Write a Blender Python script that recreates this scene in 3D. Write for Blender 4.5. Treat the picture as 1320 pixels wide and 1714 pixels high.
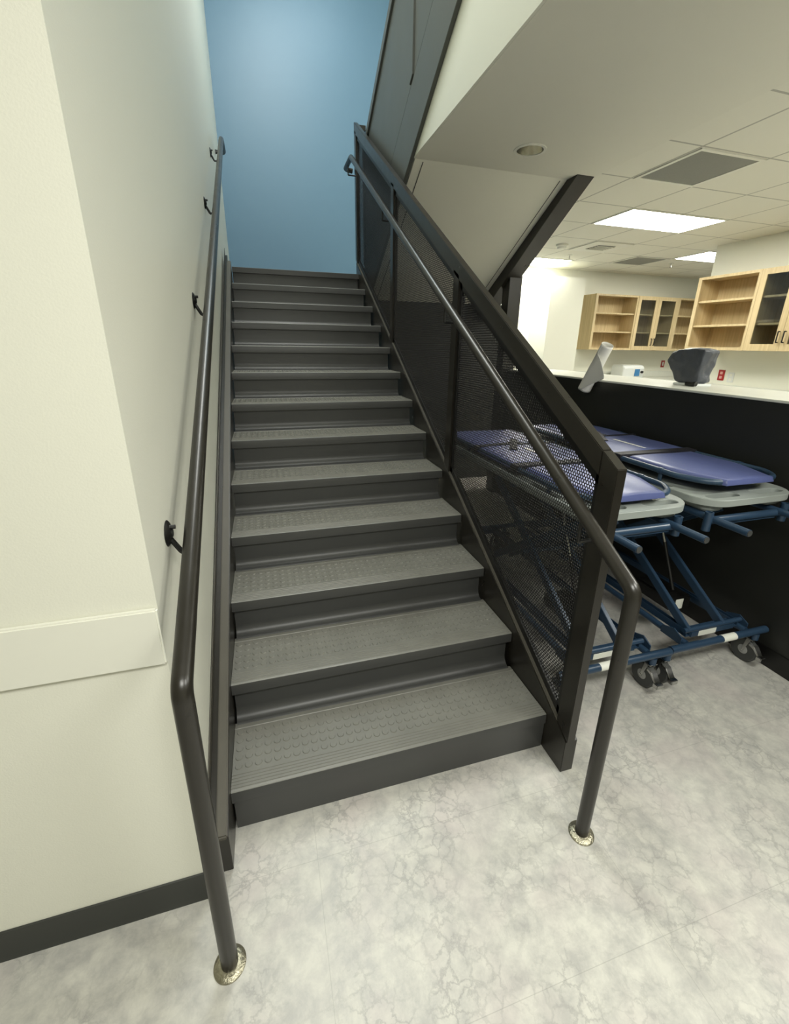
import bpy, bmesh, math, random
from math import pi, sin, cos, tan, radians, hypot, atan2
from mathutils import Vector, Matrix
random.seed(7)
for o in list(bpy.data.objects): bpy.data.objects.remove(o, do_unlink=True)
sc = bpy.context.scene
COL = sc.collection

# ------------------------------------------------------------------ camera
cd = bpy.data.cameras.new('camera'); cam = bpy.data.objects.new('camera', cd); COL.objects.link(cam)
cd.sensor_fit = 'HORIZONTAL'; cd.sensor_width = 36.0
cd.lens = 726.01 / 1320 * 36.0
cd.shift_x = -0.00458; cd.shift_y = -0.02427
cd.clip_start = 0.02; cd.clip_end = 60
right = Vector((0.95881, -0.283649, 0.015045)); down = Vector((-0.078664, -0.316052, -0.945475)); fwd = Vector((0.272938, 0.905348, -0.325347))
M = Matrix(((right.x, -down.x, -fwd.x, 0.223796), (right.y, -down.y, -fwd.y, -1.1733), (right.z, -down.z, -fwd.z, 1.634114), (0, 0, 0, 1)))
cam.matrix_world = M
sc.camera = cam

# ------------------------------------------------------------------ world, lights, exposure
sc.view_settings.view_transform = 'Standard'; sc.view_settings.look = 'None'
sc.view_settings.gamma = 1.0; sc.view_settings.use_curve_mapping = False
sc.view_settings.exposure = 0.0
w = bpy.data.worlds.new('world'); sc.world = w; w.use_nodes = True
w.node_tree.nodes['Background'].inputs[0].default_value = (0.95, 1.0, 0.93, 1)
w.node_tree.nodes['Background'].inputs[1].default_value = 0.25
WARM = (1.0, 0.985, 0.87); COOL = (0.80, 0.95, 1.0); NEUT = (1.0, 0.995, 0.925)
def area(name, loc, rot, sx, sy, power, col):
    l = bpy.data.lights.new(name, 'AREA'); l.shape = 'RECTANGLE'; l.size = sx; l.size_y = sy; l.energy = power; l.color = col
    o = bpy.data.objects.new(name, l); COL.objects.link(o); o.location = loc; o.rotation_euler = rot; return o
area('troffer_light_lobby', (0.4, -1.9, 2.85), (0, 0, 0), 1.2, 0.6, 60, NEUT)
area('troffer_light_lobby', (2.4, -1.6, 2.85), (0, 0, 0), 1.2, 0.6, 54, NEUT)
area('troffer_light_aisle', (4.2, -0.6, 2.85), (0, 0, 0), 1.2, 0.6, 72, NEUT)
area('troffer_light_aisle', (4.6, 1.3, 2.85), (0, 0, 0), 0.6, 0.6, 14, WARM)
area('stairwell_light', (0.65, 1.9, 5.95), (0, 0, 0), 0.6, 2.4, 105, (0.99, 1.0, 0.95))
area('stairwell_light_landing', (1.0, 3.6, 5.9), (radians(8), 0, 0), 1.2, 0.6, 29, COOL)

# ------------------------------------------------------------------ materials
def mat(name, col, rough=0.5, metal=0.0, var=0.0, vscale=6.0, bump=0.0, bscale=60.0, spec=0.5, coat=0.0, rvar=0.0):
    m = bpy.data.materials.new(name); m.use_nodes = True; nt = m.node_tree; b = nt.nodes['Principled BSDF']
    b.inputs['Base Color'].default_value = (*col, 1); b.inputs['Roughness'].default_value = rough; b.inputs['Metallic'].default_value = metal
    b.inputs['Specular IOR Level'].default_value = spec; b.inputs['Coat Weight'].default_value = coat
    tc = nt.nodes.new('ShaderNodeTexCoord')
    n = nt.nodes.new('ShaderNodeTexNoise'); n.inputs['Scale'].default_value = vscale; n.inputs['Detail'].default_value = 5
    nt.links.new(tc.outputs['Object'], n.inputs['Vector'])
    if var > 0:
        mx = nt.nodes.new('ShaderNodeMix'); mx.data_type = 'RGBA'
        mx.inputs['A'].default_value = (*[c * (1 - var) for c in col], 1); mx.inputs['B'].default_value = (*[min(1, c * (1 + var)) for c in col], 1)
        nt.links.new(n.outputs['Fac'], mx.inputs['Factor']); nt.links.new(mx.outputs['Result'], b.inputs['Base Color'])
    if rvar > 0:
        mr = nt.nodes.new('ShaderNodeMapRange'); mr.inputs['To Min'].default_value = rough - rvar; mr.inputs['To Max'].default_value = rough + rvar
        nt.links.new(n.outputs['Fac'], mr.inputs['Value']); nt.links.new(mr.outputs['Result'], b.inputs['Roughness'])
    if bump > 0:
        n2 = nt.nodes.new('ShaderNodeTexNoise'); n2.inputs['Scale'].default_value = bscale; n2.inputs['Detail'].default_value = 3
        nt.links.new(tc.outputs['Object'], n2.inputs['Vector'])
        bp = nt.nodes.new('ShaderNodeBump'); bp.inputs['Strength'].default_value = bump; bp.inputs['Distance'].default_value = 0.01
        nt.links.new(n2.outputs['Fac'], bp.inputs['Height']); nt.links.new(bp.outputs['Normal'], b.inputs['Normal'])
    return m
def emis(name, col, s):
    m = bpy.data.materials.new(name); m.use_nodes = True; nt = m.node_tree
    for n in list(nt.nodes): nt.nodes.remove(n)
    e = nt.nodes.new('ShaderNodeEmission'); e.inputs[0].default_value = (*col, 1); e.inputs[1].default_value = s
    o = nt.nodes.new('ShaderNodeOutputMaterial'); nt.links.new(e.outputs[0], o.inputs[0]); return m

MW = mat('wall_paint', (0.79, 0.79, 0.69), 0.42, var=0.015, vscale=1.5, bump=0.05, bscale=220)
MWT = mat('white_trim', (0.80, 0.80, 0.71), 0.38)
MBL = mat('blue_paint', (0.145, 0.262, 0.375), 0.40, var=0.02, vscale=1.2, bump=0.05, bscale=200)
MCEIL = mat('drywall_ceiling', (0.78, 0.77, 0.68), 0.75, var=0.01)
MBW = mat('black_laminate', (0.014, 0.0145, 0.012), 0.45, var=0.1)
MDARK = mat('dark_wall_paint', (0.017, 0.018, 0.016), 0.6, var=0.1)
MST = mat('bronze_black_steel', (0.018, 0.0160, 0.0122), 0.30, var=0.15, vscale=18, bump=0.03, bscale=420, rvar=0.06)
MST2 = mat('slate_steel', (0.085, 0.090, 0.082), 0.42, var=0.12, vscale=4, bump=0.04, bscale=90, rvar=0.06)
MSTR = mat('stringer_steel', (0.075, 0.069, 0.054), 0.45, var=0.12, vscale=12, rvar=0.06)
MBLK = mat('black_metal', (0.006, 0.006, 0.0055), 0.4)
MPERF = mat('perforated_sheet', (0.007, 0.0065, 0.006), 0.5, var=0.1)
MTREAD = mat('rubber_tread', (0.165, 0.163, 0.142), 0.34, var=0.16, vscale=9, bump=0.10, bscale=400, rvar=0.10)
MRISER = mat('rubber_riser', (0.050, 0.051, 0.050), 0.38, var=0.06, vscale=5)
MFLANGE = mat('worn_flange_steel', (0.33, 0.31, 0.23), 0.32, 0.85, var=0.3, vscale=60, bump=0.3, bscale=120)
MBASE = mat('rubber_base', (0.035, 0.037, 0.033), 0.45, var=0.05)
MMAT = mat('blue_vinyl', (0.090, 0.112, 0.265), 0.36, var=0.10, vscale=8, bump=0.12, bscale=22)
MFR = mat('blue_frame_paint', (0.023, 0.050, 0.092), 0.33, var=0.08, vscale=20)
MGP = mat('grey_plastic', (0.30, 0.33, 0.31), 0.40, var=0.05)
MSTRAP = mat('black_webbing', (0.012, 0.012, 0.018), 0.6)
MCHR = mat('chrome', (0.50, 0.50, 0.49), 0.20, 1.0)
MTIRE = mat('grey_tyre', (0.05, 0.052, 0.05), 0.5)
MHUB = mat('grey_hub', (0.32, 0.325, 0.31), 0.4)
MLAB = mat('paper_label', (0.75, 0.76, 0.68), 0.6)
MPAP = mat('white_paper', (0.84, 0.83, 0.78), 0.6)
MCOV = mat('charcoal_nylon', (0.060, 0.066, 0.080), 0.40, var=0.15, vscale=14, bump=0.4, bscale=30)
MCTR = mat('pale_laminate', (0.66, 0.67, 0.60), 0.35, var=0.05, vscale=26)
MWHT = mat('white_enamel', (0.72, 0.74, 0.72), 0.35)
MBLUEP = mat('blue_control_panel', (0.05, 0.20, 0.42), 0.35)
MRED = mat('red_plate', (0.36, 0.02, 0.02), 0.35)
MPINK = mat('pink_receptacle', (0.75, 0.42, 0.38), 0.4)
MGRILL = mat('grey_grille', (0.25, 0.255, 0.235), 0.7, var=0.1, vscale=120)
MTILEF = mat('white_ceiling_metal', (0.80, 0.80, 0.72), 0.5)
MLIGHT = emis('lit_diffuser', (1.0, 0.985, 0.88), 26.0)
MREFL = mat('reflector_alu', (0.75, 0.74, 0.68), 0.22, 1.0)

def wood():
    m = mat('maple_veneer', (0.60, 0.45, 0.25), 0.42); nt = m.node_tree; b = nt.nodes['Principled BSDF']
    tc = nt.nodes.new('ShaderNodeTexCoord'); mp = nt.nodes.new('ShaderNodeMapping'); mp.inputs['Scale'].default_value = (40, 40, 1.5)
    n = nt.nodes.new('ShaderNodeTexNoise'); n.inputs['Scale'].default_value = 1.0; n.inputs['Detail'].default_value = 4
    cr = nt.nodes.new('ShaderNodeValToRGB'); cr.color_ramp.elements[0].position = 0.3; cr.color_ramp.elements[1].position = 0.7
    cr.color_ramp.elements[0].color = (0.52, 0.40, 0.215, 1); cr.color_ramp.elements[1].color = (0.66, 0.53, 0.31, 1)
    nt.links.new(tc.outputs['Object'], mp.inputs[0]); nt.links.new(mp.outputs[0], n.inputs['Vector']); nt.links.new(n.outputs['Fac'], cr.inputs[0]); nt.links.new(cr.outputs[0], b.inputs['Base Color'])
    return m
MWOOD = wood()
def glass():
    m = bpy.data.materials.new('door_glass'); m.use_nodes = True; nt = m.node_tree; b = nt.nodes['Principled BSDF']
    b.inputs['Base Color'].default_value = (0.9, 0.95, 0.92, 1); b.inputs['Roughness'].default_value = 0.03
    tr = nt.nodes.new('ShaderNodeBsdfTransparent'); tr.inputs[0].default_value = (0.78, 0.80, 0.80, 1)
    gl = nt.nodes.new('ShaderNodeBsdfGlossy'); gl.inputs[0].default_value = (0.9, 0.92, 0.92, 1); gl.inputs['Roughness'].default_value = 0.03
    fr = nt.nodes.new('ShaderNodeValue'); fr.outputs[0].default_value = 0.06
    mx = nt.nodes.new('ShaderNodeMixShader'); out = nt.nodes['Material Output']
    nt.links.new(fr.outputs[0], mx.inputs[0]); nt.links.new(tr.outputs[0], mx.inputs[1]); nt.links.new(gl.outputs[0], mx.inputs[2]); nt.links.new(mx.outputs[0], out.inputs[0]); nt.nodes.remove(b)
    return m
MGLASS = glass()

def floor_mat():
    m = bpy.data.materials.new('marbled_vinyl_tile'); m.use_nodes = True; nt = m.node_tree; N = nt.nodes; L = nt.links; b = N['Principled BSDF']
    tc = N.new('ShaderNodeTexCoord')
    def noise(s, d, dist=0.0, r=0.55):
        n = N.new('ShaderNodeTexNoise'); n.inputs['Scale'].default_value = s; n.inputs['Detail'].default_value = d; n.inputs['Distortion'].default_value = dist; n.inputs['Roughness'].default_value = r
        L.new(tc.outputs['Object'], n.inputs['Vector']); return n
    def ramp(src, p0, p1, c0, c1):
        r = N.new('ShaderNodeValToRGB'); r.color_ramp.elements[0].position = p0; r.color_ramp.elements[1].position = p1
        r.color_ramp.elements[0].color = c0; r.color_ramp.elements[1].color = c1; L.new(src, r.inputs[0]); return r
    def mix(f, a, bb, mode='MIX'):
        x = N.new('ShaderNodeMix'); x.data_type = 'RGBA'; x.blend_type = mode
        if isinstance(f, float): x.inputs['Factor'].default_value = f
        else: L.new(f, x.inputs['Factor'])
        for s, v in (('A', a), ('B', bb)):
            if isinstance(v, tuple): x.inputs[s].default_value = v
            else: L.new(v, x.inputs[s])
        return x.outputs['Result']
    big = noise(2.6, 6, 0.15, 0.62); c = ramp(big.outputs['Fac'], 0.36, 0.64, (0.40, 0.395, 0.365, 1), (0.54, 0.53, 0.475, 1)).outputs[0]
    mid = noise(15, 7, 0.25, 0.68); c = mix(0.6, c, ramp(mid.outputs['Fac'], 0.36, 0.64, (0.34, 0.335, 0.325, 1), (0.60, 0.59, 0.53, 1)).outputs[0])
    pk = noise(3.6, 2, 0.4); c = mix(ramp(pk.outputs['Fac'], 0.50, 0.72, (0, 0, 0, 1), (0.5, 0.5, 0.5, 1)).outputs[0], c, (0.51, 0.46, 0.44, 1))
    # crackle veins
    wob = noise(16, 6, 0.2, 0.7)
    vm = N.new('ShaderNodeMix'); vm.data_type = 'VECTOR'; vm.inputs['Factor'].default_value = 0.075
    L.new(tc.outputs['Object'], vm.inputs['A']); L.new(wob.outputs['Color'], vm.inputs['B'])
    vo = N.new('ShaderNodeTexVoronoi'); vo.feature = 'DISTANCE_TO_EDGE'; vo.inputs['Scale'].default_value = 22; L.new(vm.outputs['Result'], vo.inputs['Vector'])
    v1 = ramp(vo.outputs['Distance'], 0.0, 0.10, (1, 1, 1, 1), (0, 0, 0, 1)).outputs[0]
    gate = noise(4.2, 3, 0.6); g = ramp(gate.outputs['Fac'], 0.42, 0.66, (0, 0, 0, 1), (0.62, 0.62, 0.62, 1)).outputs[0]
    vf = mix(1.0, v1, g, 'MULTIPLY'); c = mix(vf, c, (0.25, 0.245, 0.235, 1))
    # tile seams
    sx = N.new('ShaderNodeSeparateXYZ'); L.new(tc.outputs['Object'], sx.inputs[0])
    def seam(o, off, per):
        a = N.new('ShaderNodeMath'); a.operation = 'SUBTRACT'; L.new(o, a.inputs[0]); a.inputs[1].default_value = off
        p = N.new('ShaderNodeMath'); p.operation = 'PINGPONG'; L.new(a.outputs[0], p.inputs[0]); p.inputs[1].default_value = per / 2
        l = N.new('ShaderNodeMath'); l.operation = 'LESS_THAN'; L.new(p.outputs[0], l.inputs[0]); l.inputs[1].default_value = 0.0009; return l.outputs[0]
    s1 = seam(sx.outputs['X'], 0.266, 0.95); s2 = seam(sx.outputs['Y'], -0.172, 0.48)
    mm = N.new('ShaderNodeMath'); mm.operation = 'MAXIMUM'; L.new(s1, mm.inputs[0]); L.new(s2, mm.inputs[1])
    mf = N.new('ShaderNodeMath'); mf.operation = 'MULTIPLY'; L.new(mm.outputs[0], mf.inputs[0]); mf.inputs[1].default_value = 0.35
    c = mix(mf.outputs[0], c, (0.22, 0.22, 0.20, 1))
    L.new(c, b.inputs['Base Color'])
    rr = N.new('ShaderNodeMapRange'); rr.inputs['To Min'].default_value = 0.28; rr.inputs['To Max'].default_value = 0.48; L.new(mid.outputs['Fac'], rr.inputs['Value']); L.new(rr.outputs['Result'], b.inputs['Roughness'])
    return m
MFLOOR = floor_mat()

def tile_mat():
    m = mat('acoustic_ceiling_tile', (0.80, 0.79, 0.70), 0.8, bump=0.15, bscale=180); nt = m.node_tree; N = nt.nodes; L = nt.links; b = N['Principled BSDF']
    tc = N.new('ShaderNodeTexCoord'); sx = N.new('ShaderNodeSeparateXYZ'); L.new(tc.outputs['Object'], sx.inputs[0])
    outs = []
    for o, off in ((sx.outputs['X'], 3.057), (sx.outputs['Y'], 1.518)):
        a = N.new('ShaderNodeMath'); a.operation = 'SUBTRACT'; L.new(o, a.inputs[0]); a.inputs[1].default_value = off
        p = N.new('ShaderNodeMath'); p.operation = 'PINGPONG'; L.new(a.outputs[0], p.inputs[0]); p.inputs[1].default_value = 0.302
        outs.append(p.outputs[0])
    mn = N.new('ShaderNodeMath'); mn.operation = 'MINIMUM'; L.new(outs[0], mn.inputs[0]); L.new(outs[1], mn.inputs[1])
    r = N.new('ShaderNodeValToRGB'); e = r.color_ramp.elements; r.color_ramp.interpolation = 'CONSTANT'
    e[0].position = 0; e[0].color = (0.46, 0.455, 0.40, 1); e[1].position = 0.0048; e[1].color = (0.80, 0.79, 0.70, 1)
    L.new(mn.outputs[0], r.inputs[0]); L.new(r.outputs[0], b.inputs['Base Color'])
    return m
MTILE = tile_mat()

# ------------------------------------------------------------------ mesh helpers
class MB:
    def __init__(s): s.v = []; s.f = []; s.mi = []; s.mats = []; s.cur = 0
    def use(s, m):
        if m not in s.mats: s.mats.append(m)
        s.cur = s.mats.index(m); return s
    def add(s, vs, fs):
        n = len(s.v); s.v += [tuple(v) for v in vs]; s.f += [tuple(i + n for i in f) for f in fs]; s.mi += [s.cur] * len(fs); return s
    def box(s, x0, x1, y0, y1, z0, z1):
        return s.add([(x0,y0,z0),(x1,y0,z0),(x1,y1,z0),(x0,y1,z0),(x0,y0,z1),(x1,y0,z1),(x1,y1,z1),(x0,y1,z1)],
                     [(0,3,2,1),(4,5,6,7),(0,1,5,4),(1,2,6,5),(2,3,7,6),(3,0,4,7)])
    def prism_x(s, pts, x0, x1):           # polygon given as (y, z), swept along x
        n = len(pts); vs = [(x0, *p) for p in pts] + [(x1, *p) for p in pts]
        return s.add(vs, [tuple(range(n)), tuple(reversed(range(n, 2 * n)))] + [(i, n + i, n + (i + 1) % n, (i + 1) % n) for i in range(n)])
    def prism_y(s, pts, y0, y1):           # polygon (x, z)
        n = len(pts); vs = [(p[0], y0, p[1]) for p in pts] + [(p[0], y1, p[1]) for p in pts]
        return s.add(vs, [tuple(range(n)), tuple(reversed(range(n, 2 * n)))] + [(i, n + i, n + (i + 1) % n, (i + 1) % n) for i in range(n)])
    def prism_z(s, pts, z0, z1):
        n = len(pts); vs = [(*p, z0) for p in pts] + [(*p, z1) for p in pts]
        return s.add(vs, [tuple(range(n)), tuple(reversed(range(n, 2 * n)))] + [(i, n + i, n + (i + 1) % n, (i + 1) % n) for i in range(n)])
    def sweep(s, path, prof, up=Vector((1, 0, 0)), closed=False):   # profile (a,b) along a path
        P = [Vector(p) for p in path]; n = len(P); k = len(prof); rings = []
        for i in range(n):
            if closed: t = (P[(i + 1) % n] - P[i - 1])
            else: t = (P[min(i + 1, n - 1)] - P[max(i - 1, 0)])
            t.normalize(); u = up - t * up.dot(t)
            if u.length < 1e-4: u = Vector((0, 0, 1)) - t * t.z
            if u.length < 1e-4: u = Vector((0, 1, 0))
            u.normalize(); v = t.cross(u)
            rings.append([P[i] + u * a + v * b for a, b in prof])
        vs = [p for r in rings for p in r]; fs = []
        for i in range(n if closed else n - 1):
            for j in range(k):
                a = i * k + j; b = i * k + (j + 1) % k; c = ((i + 1) % n) * k + (j + 1) % k; d = ((i + 1) % n) * k + j
                fs.append((a, b, c, d))
        if not closed: fs += [tuple(reversed(range(k))), tuple(range((n - 1) * k, n * k))]
        return s.add(vs, fs)
    def tube(s, pts, r, bend=0.0, seg=12, closed=False, up=Vector((1, 0, 0))):
        return s.sweep(fillet(pts, bend, closed), [(r * cos(2 * pi * i / seg), r * sin(2 * pi * i / seg)) for i in range(seg)], up, closed)
    def bar(s, a, b, wx, wz, up=Vector((1, 0, 0))):       # rectangular bar from a to b
        return s.sweep([a, b], [(-wx/2, -wz/2), (wx/2, -wz/2), (wx/2, wz/2), (-wx/2, wz/2)], up)
    def lathe(s, prof, c, axis='Z', seg=24, cap=True):               # prof (r, h)
        k = len(prof); vs = []; fs = []
        for i in range(seg):
            a = 2 * pi * i / seg
            for r, h in prof:
                p = (r * cos(a), r * sin(a), h)
                if axis == 'X': p = (p[2], p[0], p[1])
                if axis == 'Y': p = (p[0], p[2], p[1])
                vs.append((c[0] + p[0], c[1] + p[1], c[2] + p[2]))
        for i in range(seg):
            for j in range(k - 1): fs.append((i * k + j, ((i + 1) % seg) * k + j, ((i + 1) % seg) * k + j + 1, i * k + j + 1))
        if cap: fs += [tuple(i * k for i in reversed(range(seg))), tuple(i * k + k - 1 for i in range(seg))]
        return s.add(vs, fs)
    def build(s, name, m=None, parent=None, smooth=True, bevel=0.0, fix=True, loc=None, rotz=0):
        me = bpy.data.meshes.new(name); me.from_pydata(s.v, [], s.f)
        if m is not None: me.materials.append(m)
        else:
            for x in s.mats: me.materials.append(x)
            me.polygons.foreach_set('material_index', s.mi)
        if fix:
            bm = bmesh.new(); bm.from_mesh(me); bmesh.ops.recalc_face_normals(bm, faces=bm.faces)
            if bevel > 0:
                es = [e for e in bm.edges if len(e.link_faces) == 2 and e.calc_face_angle(0) > 0.6]
                bmesh.ops.bevel(bm, geom=es, offset=bevel, segments=2, affect='EDGES', clamp_overlap=True)
            bm.to_mesh(me); bm.free()
        if smooth:
            me.shade_smooth(); me.set_sharp_from_angle(angle=radians(38))
        o = bpy.data.objects.new(name, me); COL.objects.link(o)
        if parent is not None: o.parent = parent
        if loc: o.location = loc; o.rotation_euler = (0, 0, rotz)
        return o
def fillet(pts, r, closed=False, n=8):
    P = [Vector(p) for p in pts]
    if r <= 0: return P
    out = []; N = len(P)
    for i in range(N):
        if not closed and i in (0, N - 1): out.append(P[i]); continue
        a, b, c = P[i - 1], P[i], P[(i + 1) % N]; u = (a - b); v = (c - b); lu, lv = u.length, v.length; u.normalize(); v.normalize()
        ang = u.angle(v)
        if ang > pi - 0.01: out.append(b); continue
        d = min(r / tan(ang / 2), lu * 0.49, lv * 0.49)
        p0 = b + u * d; p1 = b + v * d
        for k in range(n + 1):
            t = k / n; out.append(p0 * (1 - t) ** 2 + b * 2 * t * (1 - t) + p1 * t ** 2)
    return out
def holed_plate(name, m, outline, holes, z0, z1, parent=None, bevel=0.0):
    bm = bmesh.new()
    for loop in [outline] + holes:
        vs = [bm.verts.new((x, y, z0)) for x, y in loop]
        for a, b in zip(vs, vs[1:] + vs[:1]): bm.edges.new((a, b))
    r = bmesh.ops.triangle_fill(bm, edges=bm.edges[:], use_beauty=True, use_dissolve=False)
    fs = [g for g in bm.faces]
    ex = bmesh.ops.extrude_face_region(bm, geom=fs)
    bmesh.ops.translate(bm, verts=[g for g in ex['geom'] if isinstance(g, bmesh.types.BMVert)], vec=(0, 0, z1 - z0))
    bmesh.ops.recalc_face_normals(bm, faces=bm.faces)
    if bevel > 0:
        es = [e for e in bm.edges if len(e.link_faces) == 2 and e.calc_face_angle(0) > 1.2]
        bmesh.ops.bevel(bm, geom=es, offset=bevel, segments=3, affect='EDGES', clamp_overlap=True)
    me = bpy.data.meshes.new(name); bm.to_mesh(me); bm.free(); me.materials.append(m)
    me.shade_smooth(); me.set_sharp_from_angle(angle=radians(38))
    o = bpy.data.objects.new(name, me); COL.objects.link(o)
    if parent is not None: o.parent = parent
    return o
def circle(cx, cy, r, n=32): return [(cx + r * cos(2 * pi * i / n), cy + r * sin(2 * pi * i / n)) for i in range(n)]
def rrect(x0, x1, y0, y1, r, n=6):
    out = []
    for cx, cy, a0 in ((x1 - r, y1 - r, 0), (x0 + r, y1 - r, pi / 2), (x0 + r, y0 + r, pi), (x1 - r, y0 + r, 3 * pi / 2)):
        out += [(cx + r * cos(a0 + pi / 2 * k / n), cy + r * sin(a0 + pi / 2 * k / n)) for k in range(n + 1)]
    return out
def empty(name, loc=(0, 0, 0), rz=0):
    o = bpy.data.objects.new(name, None); COL.objects.link(o); o.location = loc; o.rotation_euler = (0, 0, rz); o.empty_display_size = 0.1; return o
def tag(o, label, cat, group=None):
    o['label'] = label; o['category'] = cat
    if group: o['group'] = group
    return o
def struct(o): o['kind'] = 'structure'; return o

# ------------------------------------------------------------------ the setting
ZC = 2.872                      # ceiling height
YC = -0.172; XL0, XL1 = -0.062, -0.088; YB = 5.25
struct(MB().box(-4, 7.2, -5, 8.5, -0.05, 0).build('floor', MFLOOR, smooth=False))
struct(MB().box(-4, XL0, YC, -0.02, 0, ZC + 0.3).build('wall_front', MW, smooth=False))
def yw(y): return XL0 + (XL1 - XL0) * (y - YC) / (YB - YC)
struct(MB().prism_z([(XL0, YC + 0.0005), (XL1, YB), (-0.4, YB), (-0.4, YC + 0.0005)], 0, 6.2).build('wall_left', MW, smooth=False))
struct(MB().box(-0.4, 2.95, YB, YB + 0.12, 0, 6.2).build('wall_back', MBL, smooth=False))
struct(MB().box(2.84, 2.95, -0.2, YB, ZC + 0.05, 6.2).build('wall_shaft_right', MW, smooth=False))
struct(MB().box(-0.4, 2.95, -0.32, -0.2, ZC + 0.3, 6.2).build('wall_shaft_front', MW, smooth=False))
struct(MB().box(-0.4, 2.95, -0.32, YB + 0.1, 6.2, 6.3).build('ceiling_shaft', MW, smooth=False))
struct(MB().box(-4, -3.9, -5, YC, 0, ZC).build('wall_lobby_left', MW, smooth=False))
struct(MB().box(-4, 7.2, -5.1, -5, 0, ZC).build('wall_lobby_back', MW, smooth=False))
# wide white rail guard on the front wall, with its lip and its end at the corner
t1 = MB().box(-4, XL0 + 0.001, YC - 0.016, YC - 0.0005, 0.885, 1.040)
struct(t1.build('trim_1', MWT, bevel=0.004))
# rubber cove base
struct(MB().prism_x([(YC - 0.0005, 0), (YC - 0.016, 0), (YC - 0.007, 0.014), (YC - 0.005, 0.098), (YC - 0.0005, 0.10)], -4, XL0 + 0.004).build('baseboard_front', MBASE))
# ceilings
struct(holed_plate('ceiling_drywall', MCEIL, [(-4, -5), (2.785, -5), (2.785, 2.315), (1.36, 2.315), (1.36, -0.2), (-4, -0.2)], [circle(2.042, 1.928, 0.089, 40)], ZC, ZC + 0.02))
struct(MB().box(2.785, 9.5, -5, 9.0, ZC + 0.0, ZC + 0.06).build('ceiling', MTILE, smooth=False))
# drywall fascia below the upper stair flight, and the sloped soffit under it
ys = lambda y: ZC - 0.569 * (y - 2.31)
struct(MB().prism_x([(-0.2, ZC), (2.31, ZC), (-0.2, ZC + 0.585 * 2.5)], 1.345, 1.359).build('wall_fascia', MWT, smooth=False))
struct(MB().prism_x([(2.31, ZC), (3.72, ys(3.72)), (YB, ys(3.72)), (YB, ys(3.72) + 0.04), (3.72, ys(3.72) + 0.04), (2.31, ZC + 0.04)], 1.36, 2.62).build('ceiling_soffit', MCEIL, smooth=False))
for n, x in ((2, 1.425), (3, 2.565)):
    struct(MB().bar((x, 2.325, ys(2.325) - 0.001), (x, 3.70, ys(3.70) - 0.001), 0.005, 0.004).build('trim_%d' % n, MBASE, smooth=False))
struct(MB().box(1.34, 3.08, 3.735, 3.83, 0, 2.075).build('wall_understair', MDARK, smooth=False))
# black half wall and its dark base
struct(MB().box(2.72, 2.84, -3.0, 3.12, 0, 1.378).build('wall_partition', MBW, smooth=False))
struct(MB().box(2.714, 2.7195, -3.0, 3.12, 0, 0.11).build('baseboard_partition', MBLK, bevel=0.002))
# lab room walls
struct(MB().box(5.88, 6.0, -5, 3.67, 0, ZC).build('wall_lab_right', MW, smooth=False))
struct(MB().box(4.0, 9.5, 5.90, 6.0, 0, ZC).build('wall_lab_back', MW, smooth=False))
struct(MB().box(4.69, 5.32, 5.40, 5.8995, 0, 2.68).build('wall_lab_chase', MW, smooth=False))
struct(MB().box(2.95, 4.0, 7.0, 7.1, 0, ZC).build('wall_corridor', MW, smooth=False))
struct(MB().box(9.4, 9.5, 3.0, 5.9, 0, ZC).build('wall_lab_far', MW, smooth=False))

# ------------------------------------------------------------------ staircase
R, D, W = 0.1778, 0.312445, 1.2415
SL = R / D
st = tag(empty('staircase'), 'straight dark grey flight of stairs with studded rubber treads rising to the blue wall', 'staircase')
def tread_mb(i):
    m = MB(); y0 = i * D; z = (i + 1) * R; yb = y0 + D + 0.028      # back of the tread meets the next riser
    prof = [(y0, z - 0.048), (y0, z - 0.006), (y0 + 0.0015, z - 0.002), (y0 + 0.006, z)]
    for k in range(5):                                               # ribs behind the nosing
        a = y0 + 0.014 + k * 0.0125
        prof += [(a, z), (a + 0.0015, z + 0.0022), (a + 0.0055, z + 0.0022), (a + 0.007, z)]
    prof += [(y0 + 0.268, z), (y0 + 0.270, z + 0.002), (y0 + 0.273, z + 0.002), (y0 + 0.275, z)]
    prof += [(y0 + 0.298, z), (y0 + 0.298, z - 0.03), (y0 + 0.02, z - 0.03), (y0 + 0.012, z - 0.048)]
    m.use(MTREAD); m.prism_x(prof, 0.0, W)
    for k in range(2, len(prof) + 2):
        if k in (2, 2 + 1, 2 + len(prof) - 2, 2 + len(prof) - 1): m.mi[k] = 1  # nosing front and underside: shade put in with the darker riser colour
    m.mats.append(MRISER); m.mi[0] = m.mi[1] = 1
    nx, ny = 36, 5
    for a in range(nx):
        for b in range(ny):
            cx = 0.022 + a * (W - 0.044) / (nx - 1); cy = y0 + 0.098 + b * 0.0375
            v = []; f = []; S = 10
            for r, h in ((0.0135, 0.0), (0.0118, 0.0026)):
                v += [(cx + r * cos(2 * pi * q / S), cy + r * sin(2 * pi * q / S), z + h) for q in range(S)]
            f = [(q, (q + 1) % S, S + (q + 1) % S, S + q) for q in range(S)] + [tuple(range(S, 2 * S))]
            m.add(v, f)
    return m
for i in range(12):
    tread_mb(i).build('tread', None, st, fix=False)
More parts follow.
